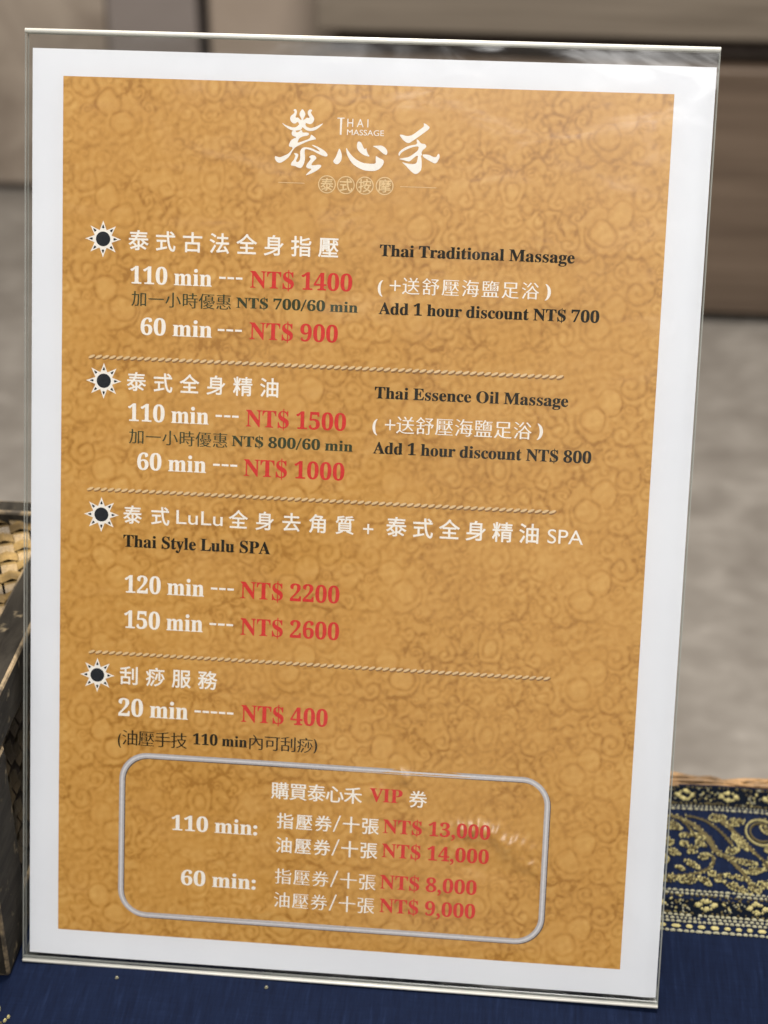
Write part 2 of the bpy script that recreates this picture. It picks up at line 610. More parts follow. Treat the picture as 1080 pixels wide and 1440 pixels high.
def LF(cx, cy, l, w, deg, x0, fill=True):
    x, y = U(cx, cy); leaf(x, y, l * 5.0e-5, w * 5.6e-5, R(deg), x0, fill)


for kx in range(-9, 9):
    x0 = kx * PER
    if not BX0 < OX + x0 < BX1 - PER: continue
    stem([U(100, 375), U(300, 380), U(440, 470), U(520, 660)], .0016, .0034, x0)
    stem([U(300, 380), U(470, 385), U(560, 470), U(660, 600)], .0010, .0014, x0)
    stem([U(590, 400), U(700, 500), U(780, 620), U(890, 700)], .0030, .0014, x0)
    stem([U(520, 650), U(640, 710), U(740, 820), U(760, 900)], .0020, .0018, x0)
    stem([U(520, 680), U(600, 690), U(660, 700), U(720, 710)], .0012, .0008, x0)
    stem([U(490, 690), U(500, 800), U(420, 830), U(160, 870)], .0016, .0012, x0)
    stem([U(230, 380), U(320, 460), U(380, 560), U(400, 600)], .0009, .0008, x0)
    for a in ((180, 460, 170, 80, -28), (555, 385, 130, 70, 12), (700, 410, 150, 70, 22), (290, 540, 90, 45, 10), (410, 545, 95, 40, -35),
              (405, 600, 90, 45, -40), (330, 645, 110, 80, 60), (270, 605, 60, 40, 20), (150, 605, 80, 55, 30), (185, 680, 100, 55, -25),
              (110, 740, 90, 50, 80), (420, 700, 90, 50, 30), (320, 770, 130, 45, -38), (225, 805, 70, 30, -25), (290, 885, 150, 75, 22),
              (140, 880, 130, 85, 5), (410, 890, 120, 50, -45), (530, 860, 100, 60, 45), (650, 845, 160, 40, -12), (655, 925, 220, 60, -30),
              (745, 725, 160, 45, -5), (800, 785, 150, 60, 15), (790, 920, 120, 70, -60), (650, 640, 110, 60, 30), (730, 590, 130, 50, -55), (690, 545, 100, 45, -60),
              (470, 830, 60, 40, 40), (860, 890, 90, 60, -30)):
        LF(*a, x0)
    for k in range(26):             # the open curl
        t = R(60 + k * 9.5)
        for rr in (1.0, .72):
            x, y = U(890 + 118 * rr * math.cos(t), 480 - 100 * rr * math.sin(t))
            st(x + x0, y, .0012, .0008, t + 1.57, 0 if rr == 1 else 1, .0006)
link('gold_stitching', gold.mesh(), [M['gold'], M['dull_gold'], M['grey_thread']], bo)
link('vine_stem', vine.mesh(), M['dull_gold'], bo)

# scrap of the same embroidery near the rattan box
mo = MB()
for k in range(60):
    t = k * .21
    r_ = .002 + .0085 * (k / 60)
    mo.bead(-0.1712 + r_ * math.cos(t), 0.3855 + r_ * .8 * math.sin(t), cloth_z(-.17, .385) + .0003, .0016, .0009, .0007, t + 1.57, 0 if k % 3 else 1)
link('embroidered_motif', mo.mesh(), [M['gold'], M['dull_gold']], cloth)
for (x, y) in ((-0.1294, 0.4032), (-0.0792, 0.4043)):
    fl = MB(); fl.bead(x, y, cloth_z(x, y) + .0002, .0013, .0009, .0006, .5)
    link('thread_fleck', fl.mesh(), M['grey_thread'], cloth)

# ------------------------------------------------------------------ rattan box at the left
XR, YN, YK, ZT = -0.165, 0.4005, 0.541, 0.850
XL = -0.40
bx = empty('rattan_box', (XR, YN, TZ))
tag(bx, 'dark framed woven rattan box standing left of the sign on the navy cloth', 'box')
H = ZT - TZ


def fr(name, c, s):
    mb = MB(); mb.box(c, s)
    return link(name, mb.mesh(bevel=0.0011, bevel_mat=1, seg=2), [M['weathered'], M['worn']], bx)


W0 = XL - XR
D0 = YK - YN
fr('top_rail', (-0.0068, D0 / 2 - .004, H - .009), (0.0132, D0 - .008, 0.018))
fr('top_rail', (W0 + .0068, D0 / 2, H - .009), (0.0132, D0, 0.018))
fr('top_rail', ((W0) / 2, 0.0068, H - .0092), (-W0 - 0.028, 0.0134, 0.018))
fr('top_rail', (W0 / 2, D0 - .0045, H - .007), (-W0 - 0.004, 0.0085, 0.0200))
fr('bottom_rail', (-0.0062, D0 / 2, .0085), (0.0108, D0 - .05, 0.016))
fr('bottom_rail', (W0 / 2, 0.0062, .0085), (-W0 - 0.050, 0.0108, 0.016))
for (cx, cy) in ((-.0125, .0125), (-.0125, D0 - .0125), (W0 + .0125, .0125), (W0 + .0125, D0 - .0125)):
    fr('corner_post', (cx, cy, (H - .019) / 2), (0.0246, 0.0246, H - .019))


def weave(mb, origin, ua, va, na, lu, lv, cell, ang, z_amp):
    """plain weave of short domed slats inside the rectangle lu x lv"""
    ua, va, na, origin = map(Vector, (ua, va, na, origin))
    ca, sa = math.cos(ang), math.sin(ang)
    nmax = int(max(lu, lv) * 1.5 / cell) + 2
    for i in range(-nmax, nmax):
        for j in range(-nmax, nmax):
            a, b = (i + .5) * cell, (j + .5) * cell
            x, y = a * ca - b * sa + lu / 2, a * sa + b * ca + lv / 2
            if not (-cell * .6 < x < lu + cell * .6 and -cell * .6 < y < lv + cell * .6): continue
            along = (i + 2 * (j // 1)) % 4 < 2
            l, w = (cell * 1.5, cell * .86) if along else (cell * .86, cell * 1.5)
            vs = []
            for du, dv, dz in ((-.5, -.5, -.5), (0, -.5, .8), (.5, -.5, -.5), (.5, .5, -.5), (0, .5, .8), (-.5, .5, -.5)) if along else ((-.5, -.5, -.5), (-.5, 0, .8), (-.5, .5, -.5), (.5, .5, -.5), (.5, 0, .8), (.5, -.5, -.5)):
                p, q = du * l * random.uniform(.94, 1.04), dv * w
                u_, v_ = x + p * ca - q * sa, y + p * sa + q * ca
                u_, v_ = min(max(u_, 0), lu), min(max(v_, 0), lv)
                vs.append(origin + ua * u_ + va * v_ + na * (dz * z_amp))
            mb.add(vs, [(0, 1, 4, 5), (1, 2, 3, 4)])


mb = MB()
weave(mb, (W0 + .013, .013, H - .0015), (1, 0, 0), (0, 1, 0), (0, 0, 1), -W0 - .026, D0 - .0215, .0066, R(22), .0014)
link('woven_lid', mb.mesh(smooth=False), M['rattan'], bx)
mb = MB(); mb.box((W0 / 2, D0 / 2, H - .012), (-W0 - .022, D0 - .022, .014)); link('lid_board', mb.mesh(), M['weathered'], bx)
mb = MB()
weave(mb, (-.0045, .0246, .012), (0, 1, 0), (0, 0, 1), (1, 0, 0), D0 - .049, H - .03, .0066, R(4), .0014)
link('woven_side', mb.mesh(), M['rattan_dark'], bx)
mb = MB()
weave(mb, (W0 + .0246, .0045, .012), (1, 0, 0), (0, 0, 1), (0, -1, 0), -W0 - .049, H - .03, .0066, R(4), .0014)
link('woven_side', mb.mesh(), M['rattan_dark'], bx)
mb = MB(); mb.box((W0 / 2, D0 / 2, H / 2 - .008), (-W0 - .014, D0 - .016, H - .022)); link('inner_case', mb.mesh(), M['recess'], bx)

# ------------------------------------------------------------------ price sheet
ORG = (-0.05604, 0.41070, 0.75401)
TILT = R(90 - 21.7347)
MM = 0.001


def warp(u, v):
    """slight waviness of the paper inside the stand (metres), u and v in millimetres"""
    a = 0.10 * np.sin(u * .047 + v * .013 + .5) + 0.08 * np.sin(v * .052 - u * .02)
    e = np.clip((u - 199) / 11, 0, 1)
    a = a + 0.75 * np.sin(e * math.pi) * e * (0.65 + .35 * np.sin(v * .031 + 1)) - 0.1 * e
    b = np.clip((9 - v) / 9, 0, 1)
    a = a + 0.3 * b * b * np.sin(u * .03)
    k = np.clip((11 - u) / 11, 0, 1)
    a = a + 0.22 * np.sin(k * math.pi) * np.sin(v * .02)
    a = a + 0.38 * np.exp(-(((u - 205) * .8 + (v - 24) * .35) / 2.2) ** 2 - ((v - 24) / 13) ** 2) + .25 * np.exp(-((u - 4) / 3) ** 2 - ((v - 92) / 14) ** 2)
    return a * MM


def grid_mesh(u0, u1, v0, v1, nu, nv, dz, attr=None):
    U_, V_ = np.meshgrid(np.linspace(u0, u1, nu), np.linspace(v0, v1, nv))
    Z = warp(U_, V_) + dz
    co = np.stack([(U_ - 105) * MM, V_ * MM, Z], -1).reshape(-1, 3)
    i = np.arange(nu - 1)[None, :] + nu * np.arange(nv - 1)[:, None]
    q = np.stack([i, i + 1, i + nu + 1, i + nu], -1).reshape(-1, 4)
    me = bpy.data.meshes.new('mesh')
    me.vertices.add(len(co)); me.vertices.foreach_set('co', co.ravel())
    me.loops.add(q.size); me.loops.foreach_set('vertex_index', q.ravel().astype(np.int32))
    me.polygons.add(len(q)); me.polygons.foreach_set('loop_start', np.arange(0, q.size, 4, dtype=np.int32))
    me.update(calc_edges=True)
    me.polygons.foreach_set('use_smooth', [True] * len(q))
    if attr is not None:
        at = me.attributes.new('damask', 'FLOAT', 'POINT')
        at.data.foreach_set('value', attr(U_, V_).ravel().astype(np.float32))
    return me


sheet = link('price_sheet', grid_mesh(0, 210, 0, 297, 85, 120, 0.0), M['paper'])
sheet.location = ORG
sheet.rotation_euler = (TILT, 0, 0)
tag(sheet, 'white price sheet with an orange damask panel of massage prices, inside the clear stand', 'price sheet')


# damask drawing: soft dark scrolls with a pale rim, mirrored about the bud axes and repeated downwards
def seg_dist(px, py, P):
    d = np.full(px.shape, 1e9)
    for (ax, ay), (bx_, by) in zip(P[:-1], P[1:]):
        vx, vy = bx_ - ax, by - ay
        t = np.clip(((px - ax) * vx + (py - ay) * vy) / (vx * vx + vy * vy + 1e-9), 0, 1)
        d = np.minimum(d, np.hypot(px - ax - t * vx, py - ay - t * vy))
    return d


def spiral(cx, cy, r0, r1, a0, turns, n=30):
    return [(cx + (r0 + (r1 - r0) * k / n) * math.cos(a0 + turns * 6.283 * k / n), cy + (r0 + (r1 - r0) * k / n) * math.sin(a0 + turns * 6.283 * k / n)) for k in range(n + 1)]


def arc(cx, cy, rx, ry, d0, d1, n=22):
    return [(cx + rx * math.cos(R(d0 + (d1 - d0) * k / n)), cy + ry * math.sin(R(d0 + (d1 - d0) * k / n))) for k in range(n + 1)]


TW, TH = 740, 445
STROKES = [(spiral(125, 60, 8, 78, 0.4, 1.55), 1.0), (arc(225, 145, 60, 66, 95, 330), 1.1), (arc(225, 145, 62, 60, 330, 420), .6),
           (arc(305, 235, 62, 60, 0, 360), 1.0), (arc(290, 245, 98, 96, -20, 165), 1.0), (spiral(465, 285, 8, 60, 2.0, 1.4), .9),
           (spiral(565, 420, 6, 50, 0.0, 1.5), .9), (spiral(470, 420, 6, 38, 2.5, 1.2), .7), (arc(740, 55, 34, 44, 0, 360), 1.0), (arc(740, 50, 62, 84, 30, 150), 1.1),
           (arc(740, 40, 66, 90, 150, 215), .9), (arc(740, 130, 95, 60, 110, 180), .8), (arc(630, 250, 60, 95, 60, 250), .9), (arc(665, 290, 48, 70, 90, 270), .7),
           ([(440, 120), (500, 150), (520, 190), (490, 230)], .8), ([(500, 150), (560, 130), (620, 160)], .8), ([(560, 300), (600, 340), (585, 385)], .9),
           ([(330, 330), (380, 380), (420, 370), (450, 330)], .8), ([(40, 330), (110, 350), (180, 340), (230, 380)], .8), ([(330, 60), (370, 110), (430, 90)], .7),
           ([(300, 20), (340, 60), (320, 110)], .7), ([(250, 390), (300, 430), (350, 410)], .7), ([(20, 230), (80, 260), (120, 300)], .5),
           ([(520, 60), (545, 100), (600, 90), (640, 40)], .7), ([(690, 330), (720, 380), (735, 430)], .8), ([(640, 400), (690, 420), (700, 370)], .6), ([(160, 420), (190, 400), (240, 425)], .6)]
_tx, _ty = np.meshgrid(np.arange(0, TW + 1, 3.0), np.arange(0, TH + 1, 3.0))
_tile = np.zeros(_tx.shape)
for P, wgt in STROKES:
    for oy in (-TH, 0, TH):
        Q = [(a, b + oy) for a, b in P]
        d = seg_dist(_tx, _ty, Q)
        _tile -= .85 * wgt * np.exp(-(d / 8.5) ** 2)
        d2 = seg_dist(_tx, _ty, [(a + 10, b + 11) for a, b in Q])
        _tile += .20 * wgt * np.exp(-(d2 / 13.0) ** 2)
for (cx, cy, r_) in ((225, 145, 48), (305, 235, 46), (740, 55, 24), (465, 285, 18), (80, 200, 40)):
    _tile += .35 * np.exp(-(np.hypot(_tx - cx, _ty - cy) / r_) ** 4)
_r = np.random.default_rng(21)
OCC = [(125, 60, 74), (225, 145, 66), (305, 235, 92), (465, 285, 58), (565, 420, 48), (740, 55, 74), (470, 420, 36)]


def free(cx, cy, r_):
    return all(min(math.hypot(cx - a, cy - b + oy) for oy in (-TH, 0, TH)) > r_ + q for a, b, q in OCC)


def stroke(P, wgt, sg):
    global _tile
    xs = [p[0] for p in P]
    for oy in (-TH, 0, TH):
        Q = [(a, b + oy) for a, b in P]
        if max(q[1] for q in Q) < -40 or min(q[1] for q in Q) > TH + 40: continue
        _tile -= wgt * np.exp(-(seg_dist(_tx, _ty, Q) / sg) ** 2)


for tries, lo, hi in ((300, 50, 68), (600, 35, 45), (1200, 23, 29)):
    for k in range(tries):
        r_ = _r.uniform(lo, hi); cx, cy = _r.uniform(10, 735), _r.uniform(0, TH)
        if not free(cx, cy, r_ * .92): continue
        OCC.append((cx, cy, r_))
        a0, sgn = _r.uniform(0, 6.28), _r.choice((-1, 1))
        tn = 1.35 if r_ > 27 else .95
        P = spiral(cx, cy, r_ * .16, r_ * .88, a0, sgn * tn, 26)
        e = P[-1]; ang = a0 + sgn * tn * 6.283 + sgn * 1.15
        P += [(e[0] + q * r_ * .3 * math.cos(ang - sgn * q * .32), e[1] + q * r_ * .3 * math.sin(ang - sgn * q * .32)) for q in (1, 2, 3)]
        stroke(P, .8, 8.5)
        for q in range(3 if r_ > 27 else 1):          # little leaf lobes outside the curl
            t = ang + sgn * (1.2 + q * .8)
            x, y = cx + r_ * 1.08 * math.cos(t), cy + r_ * 1.08 * math.sin(t)
            stroke([(x, y), (x + r_ * .28 * math.cos(t + .5), y + r_ * .28 * math.sin(t + .5)), (x + r_ * .36 * math.cos(t + 1.1), y + r_ * .36 * math.sin(t + 1.1))], .6, 9)
        _tile += .28 * np.exp(-(np.hypot(_tx - cx, _ty - cy) / (r_ * .8)) ** 4)
_tile = np.clip(_tile, -1.2, 1.0)


def wob(u, v, s, seed):
    r_ = np.random.default_rng(seed)
    out = np.zeros(u.shape)
    for k in range(10):
        a, f_, p = r_.uniform(0, 6.28), s * r_.uniform(.5, 1.6), r_.uniform(0, 6.28)
        out += np.sin((u * math.cos(a) + v * math.sin(a)) * f_ + p)
    return out / 3.2


def damask(u, v):
    uu = u + .35 * wob(u, v, .7, 1); vv = v + .35 * wob(u, v, .7, 2)
    d = np.abs(np.mod(uu - 57.2 + 46.7, 93.4) - 46.7)
    X = np.clip(TW - d * 15.44, 0, TW) / 3
    Y = np.mod((290.5 - vv) * 15.44, TH) / 3
    nx, ny = _tile.shape[1], _tile.shape[0]
    xi = np.clip(X.astype(int), 0, nx - 2); yi = Y.astype(int) % ny
    fx, fy = X - xi, Y - np.floor(Y); y2 = (yi + 1) % ny
    t = (_tile[yi, xi] * (1 - fx) + _tile[yi, xi + 1] * fx) * (1 - fy) + (_tile[y2, xi] * (1 - fx) + _tile[y2, xi + 1] * fx) * fy
    fade = np.clip(.8 + .3 * wob(u, v, .16, 5), .4, 1.1)
    return np.clip(.54 + .285 * t * fade + .05 * wob(u, v, 1.6, 9), 0, 1)


def crease(u, v):
    h = np.zeros(u.shape)
    for (cu, cv, l, w, ang, a) in ((147, 53.0, 8, 2.7, 4, .95), (159, 49.5, 9, 2.8, -14, .85), (165, 43, 7, 2.4, -30, .6), (124.5, 69.0, 3.2, 2.4, 10, .8), (115, 63.5, 3.4, 2.2, 20, .5),
                                    (143, 44.5, 4, 2.2, 12, .35), (152, 40, 12, 3.2, -8, -.4), (78, 20, 9, 2.4, 6, .25)):
        ca, sa = math.cos(R(ang)), math.sin(R(ang))
        p, q = (u - cu) * ca + (v - cv) * sa, -(u - cu) * sa + (v - cv) * ca
        q = q + .5 * np.sin(p * .8 + cu) + .3 * np.sin(p * 1.9)
        h += a * np.exp(-(p / l) ** 2 - (q / w) ** 2)
    return 1.6 * h * (1 + .15 * wob(u, v, .5, 31))


panel = link('orange_panel', grid_mesh(9.75, 197.9, 8.9, 288.8, 620, 920, 0.00005, damask), M['damask'], sheet)
_U, _V = np.meshgrid(np.linspace(9.75, 197.9, 620), np.linspace(8.9, 288.8, 920))
_at = panel.data.attributes.new('crease', 'FLOAT', 'POINT')
_at.data.foreach_set('value', crease(_U, _V).ravel().astype(np.float32))

# ------------------------------------------------------------------ the printing
TEXT = [
    ('heading_text', 'white', 'sans', '泰式古法全身指壓', 31.1, 97.5, 239.2, 6.2),
    ('duration_text', 'white', 'serif', '110 min', 31.8, 57.7, 225.7, 5.56),
    ('duration_text', 'white', 'serif', '---', 60.1, 67.5, 226.7, 5.53),
    ('price_text', 'red', 'serif', 'NT$ 1400', 70.0, 102.1, 225.9, 5.53),
    ('note_text', 'green', 'ming', '加一小時優惠', 32.2, 64.2, 221.0, 4.92),
    ('note_text', 'green', 'serif', 'NT$ 700/60 min', 65.8, 104.1, 219.4, 3.44),
    ('duration_text', 'white', 'serif', '60 min', 35.3, 58.1, 209.7, 5.49),
    ('duration_text', 'white', 'serif', '---', 60.0, 67.7, 210.4, 5.47),
    ('price_text', 'red', 'serif', 'NT$ 900', 70.2, 98.1, 209.8, 5.58),
    ('english_text', 'black', 'serif', 'Thai Traditional Massage', 110.5, 170.6, 237.2, 3.79),
    ('bonus_text', 'white', 'serif', '(', 110.2, 111.8, 225.8, 3.95),
    ('bonus_text', 'white', 'serif', ')', 162.1, 163.9, 226.6, 3.92),
    ('bonus_text', 'white', 'ming', '送舒壓海鹽足浴', 117.9, 160.2, 228.3, 5.3),
    ('bonus_text', 'white', 'serif', '+', 113.9, 117.3, 226.6, 3.29),
    ('english_text', 'black', 'serif', 'Add 1 hour discount NT$ 700', 110.8, 179.1, 219.3, 3.86),
    ('heading_text', 'white', 'sans', '泰式全身精油', 31.1, 80.0, 194.7, 5.99),
    ('duration_text', 'white', 'serif', '110 min', 31.6, 57.6, 182.1, 5.7),
    ('duration_text', 'white', 'serif', '---', 59.9, 67.3, 183.1, 5.68),
    ('price_text', 'red', 'serif', 'NT$ 1500', 69.7, 101.6, 182.1, 5.67),
    ('note_text', 'green', 'ming', '加一小時優惠', 32.0, 64.0, 177.2, 4.92),
    ('note_text', 'green', 'serif', 'NT$ 800/60 min', 65.3, 104.0, 175.6, 3.53),
    ('duration_text', 'white', 'serif', '60 min', 34.8, 57.1, 166.5, 5.64),
    ('duration_text', 'white', 'serif', '---', 59.4, 67.2, 167.4, 5.61),
    ('price_text', 'red', 'serif', 'NT$ 1000', 69.4, 101.6, 166.2, 5.73),
    ('english_text', 'black', 'serif', 'Thai Essence Oil Massage', 110.5, 171.0, 192.9, 3.89),
    ('bonus_text', 'white', 'serif', '(', 110.1, 111.7, 182.3, 4.06),
    ('bonus_text', 'white', 'serif', ')', 161.8, 163.7, 183.2, 4.02),
    ('bonus_text', 'white', 'ming', '送舒壓海鹽足浴', 117.7, 160.1, 184.8, 5.59),
    ('bonus_text', 'white', 'serif', '+', 114.0, 117.3, 183.0, 3.37),
    ('english_text', 'black', 'serif', 'Add 1 hour discount NT$ 800', 110.6, 179.1, 175.4, 3.96),
    ('heading_text', 'white', 'sans', '泰式', 30.5, 45.4, 151.7, 5.88),
    ('heading_text', 'white', 'sans', '全身去角質', 65.0, 105.3, 151.9, 5.89),
    ('heading_text', 'white', 'sans', '泰式全身精油', 115.7, 164.2, 152.2, 6.29),
    ('heading_text', 'white', 'latin', 'LuLu', 47.79, 62.86, 149.51, 4.71),
    ('heading_text', 'white', 'latin', 'SPA', 166.85, 178.05, 149.46, 4.71),
    ('heading_text', 'white', 'latin', '+', 108.21, 111.54, 149.37, 3.29),
    ('english_text', 'black', 'serif', 'Thai Style Lulu SPA', 30.6, 78.5, 141.1, 4.21),
    ('duration_text', 'white', 'serif', '120 min', 31.2, 57.2, 126.0, 5.89),
    ('duration_text', 'white', 'serif', '---', 59.5, 67.0, 126.9, 5.86),
    ('price_text', 'red', 'serif', 'NT$ 2200', 69.2, 101.3, 126.2, 5.86),
    ('duration_text', 'white', 'serif', '150 min', 31.2, 57.0, 114.2, 5.94),
    ('duration_text', 'white', 'serif', '---', 59.3, 67.0, 115.1, 5.91),
    ('price_text', 'red', 'serif', 'NT$ 2600', 69.5, 101.6, 114.1, 5.9),
    ('heading_text', 'white', 'sans', '刮痧服務', 30.0, 62.0, 98.2, 6.08),
    ('duration_text', 'white', 'serif', '20 min', 29.6, 52.7, 84.5, 6.04),
    ('duration_text', 'white', 'serif', '-----', 54.9, 67.8, 85.5, 6.01),
    ('price_text', 'red', 'serif', 'NT$ 400', 70.4, 98.8, 85.0, 6.0),
    ('remark_text', 'black', 'serif', '(', 29.5, 30.6, 74.6, 3.89),
    ('remark_text', 'black', 'serif', ')', 94.5, 95.7, 76.8, 3.85),
    ('remark_text', 'black', 'ming', '油壓手技', 30.9, 52.6, 77.2, 5.34),
    ('remark_text', 'black', 'serif', '110 min', 54.6, 72.5, 76.3, 3.87),
    ('remark_text', 'black', 'ming', '內可刮痧', 72.9, 94.2, 78.3, 5.17),
    ('voucher_text', 'white', 'mingbold', '購買泰心禾', 81.0, 110.9, 62.4, 5.77),
    ('voucher_price_text', 'red', 'serif', 'VIP', 113.5, 124.2, 60.8, 4.83),
    ('voucher_text', 'white', 'mingbold', '券', 126.5, 132.3, 62.5, 5.67),
    ('voucher_duration_text', 'white', 'serif', '110 min:', 48.0, 76.6, 46.5, 5.32),
    ('voucher_duration_text', 'white', 'serif', '60 min:', 51.5, 76.5, 27.6, 5.37),
    ('voucher_text', 'white', 'mingbold', '指壓券', 83.2, 101.2, 52.1, 5.37),
    ('voucher_text', 'white', 'serif', '/', 101.7, 104.3, 49.9, 5.36),
    ('voucher_text', 'white', 'mingbold', '十張', 104.9, 116.8, 52.3, 5.6),
    ('voucher_price_text', 'red', 'serif', 'NT$ 13,000', 118.3, 153.3, 50.3, 4.98),
    ('voucher_text', 'white', 'mingbold', '油壓券', 83.0, 101.0, 43.8, 5.39),
    ('voucher_text', 'white', 'serif', '/', 101.5, 104.1, 41.7, 5.39),
    ('voucher_text', 'white', 'mingbold', '十張', 104.7, 116.6, 43.9, 5.62),
    ('voucher_price_text', 'red', 'serif', 'NT$ 14,000', 118.2, 153.2, 42.0, 5.0),
    ('voucher_text', 'white', 'ming', '指壓券', 83.0, 100.8, 32.9, 5.42),
    ('voucher_text', 'white', 'serif', '/', 101.4, 104.0, 30.8, 5.42),
    ('voucher_text', 'white', 'ming', '十張', 104.6, 116.5, 33.0, 5.66),
    ('voucher_price_text', 'red', 'serif', 'NT$ 8,000', 118.0, 149.7, 31.1, 5.04),
    ('voucher_text', 'white', 'ming', '油壓券', 82.8, 100.6, 24.7, 5.45),
    ('voucher_text', 'white', 'serif', '/', 101.2, 103.8, 22.5, 5.45),
    ('voucher_text', 'white', 'ming', '十張', 104.4, 116.3, 24.8, 5.69),
    ('voucher_price_text', 'red', 'serif', 'NT$ 9,000', 118.1, 149.6, 22.9, 5.06),
]
SUNS = [(22.85, 239.2), (23.53, 194.5), (23.22, 151.25), (22.38, 97.81)]
ROPES = [((19.53, 201.92), (168.84, 202.38)), ((19.45, 159.52), (168.21, 159.59)), ((20.41, 105.44), (169.66, 105.76))]
LOGO = [
    [(84.96, 281.10), (85.53, 280.40), (85.98, 279.53), (85.76, 278.81), (85.32, 278.08), (85.38, 277.46), (84.75, 277.44), (84.77, 278.06), (84.29, 278.76), (84.03, 279.47), (84.43, 280.37)],
    [(83.03, 280.86), (82.57, 280.97), (82.12, 280.57), (82.68, 280.14), (82.33, 279.50), (81.43, 278.85), (81.18, 278.04), (81.48, 277.16), (82.23, 276.56), (82.97, 276.58), (83.42, 277.07), (83.88, 276.96), (84.09, 276.17), (86.11, 276.23), (86.09, 276.94), (86.65, 276.69), (87.58, 276.45), (88.30, 276.92), (88.74, 277.74), (88.62, 278.54), (87.86, 279.49), (87.56, 280.11), (88.10, 280.66), (87.63, 280.95), (86.99, 280.86), (86.59, 280.17), (86.76, 279.28), (87.24, 278.67), (87.16, 278.31), (86.41, 278.47), (85.79, 277.92), (85.06, 277.54), (84.22, 277.87), (83.65, 278.47), (83.11, 278.28), (82.82, 278.54), (83.17, 279.26), (83.33, 280.16)],
    [(78.53, 276.80), (79.66, 276.12), (80.97, 275.62), (82.45, 275.31), (83.37, 275.61), (84.08, 276.34), (85.08, 276.73), (85.92, 276.40), (86.50, 275.62), (87.61, 275.29), (88.71, 275.56), (90.16, 276.27), (91.70, 277.03), (90.72, 275.93), (89.29, 274.81), (87.82, 274.41), (86.53, 274.54), (85.68, 275.14), (85.12, 275.66), (84.86, 274.76), (83.76, 274.55), (82.48, 274.33), (81.18, 274.73), (79.86, 275.50)],
    [(81.93, 274.31), (83.02, 274.61), (83.23, 273.81), (84.33, 274.21), (84.32, 274.56), (85.15, 274.59), (85.08, 273.87), (86.91, 274.02), (87.30, 273.58), (86.94, 273.04), (85.47, 272.81), (84.29, 272.24), (83.86, 271.33), (83.69, 270.69), (85.52, 271.38), (87.52, 272.16), (87.77, 273.15), (88.04, 273.43), (89.74, 272.05), (88.46, 271.80), (86.63, 271.24), (85.17, 270.47), (83.17, 269.51), (82.28, 268.41), (81.40, 266.67), (80.23, 265.55), (79.05, 264.70), (78.13, 264.46), (77.28, 264.92), (76.70, 265.89), (76.86, 266.61), (77.52, 266.36), (78.45, 266.21), (79.55, 266.70), (80.83, 267.28), (81.73, 268.21), (82.43, 269.40), (81.04, 269.53), (81.11, 270.34), (81.64, 271.44), (82.54, 272.09), (83.55, 272.48), (82.15, 272.80), (81.80, 273.41)],
    [(82.58, 267.61), (83.59, 267.64), (84.16, 267.21), (83.91, 266.30), (83.29, 265.11), (84.04, 264.87), (84.58, 265.61), (84.73, 266.69), (84.60, 268.12), (84.94, 268.94), (85.57, 269.45), (86.68, 269.54), (88.16, 269.31), (89.66, 268.65), (90.96, 268.24), (90.01, 269.19), (88.13, 270.21), (88.68, 270.32), (90.55, 269.57), (92.24, 268.64), (93.19, 267.68), (93.12, 266.87), (91.92, 267.01), (90.05, 267.76), (88.55, 268.52), (87.07, 268.92), (86.14, 268.98), (85.98, 267.99), (86.21, 266.74), (86.16, 265.30), (85.64, 263.84), (85.02, 263.10), (84.09, 263.25), (83.15, 263.76), (81.76, 263.80), (82.01, 264.80), (82.73, 265.54), (83.16, 266.64), (83.15, 267.00)],
    [(87.32, 266.59), (88.22, 267.25), (89.33, 267.11), (89.82, 266.32), (89.37, 265.76), (88.57, 265.02), (88.13, 264.10), (89.42, 264.15), (90.71, 264.46), (91.46, 264.12), (90.93, 263.30), (89.66, 262.36), (88.02, 261.49), (86.38, 260.89), (87.27, 261.92), (88.53, 263.04), (87.24, 263.08), (86.54, 263.60), (86.83, 264.42), (87.54, 265.34), (88.07, 266.17)],
]
LOGO2 = [
    [(96.72, 269.68), (97.30, 268.71), (97.65, 267.47), (97.57, 266.03), (96.78, 264.84), (95.96, 264.63), (95.11, 265.14), (95.00, 265.77), (95.79, 266.87), (96.30, 268.32)],
    [(98.82, 270.05), (99.60, 268.79), (100.75, 267.39), (102.26, 266.19), (104.13, 265.35), (106.34, 265.16), (108.26, 265.22), (108.12, 266.56), (108.17, 267.72), (109.02, 267.04), (110.42, 266.54), (110.75, 265.93), (110.39, 264.84), (109.51, 263.74), (108.25, 263.07), (106.42, 262.95), (104.57, 263.12), (102.71, 263.87), (101.01, 264.98), (99.86, 266.47), (99.07, 268.05)],
    [(102.34, 271.74), (103.17, 271.76), (103.74, 271.07), (104.24, 269.92), (104.81, 269.40), (105.06, 270.04), (105.24, 269.15), (105.68, 268.09), (106.35, 267.31), (105.16, 267.45), (103.66, 268.11), (102.62, 269.07), (102.12, 270.12)],
    [(106.88, 270.54), (108.52, 270.72), (109.80, 270.82), (110.92, 270.23), (111.60, 269.36), (111.68, 268.46), (111.37, 267.92), (110.26, 268.42), (109.31, 269.28), (108.18, 270.05)],
]
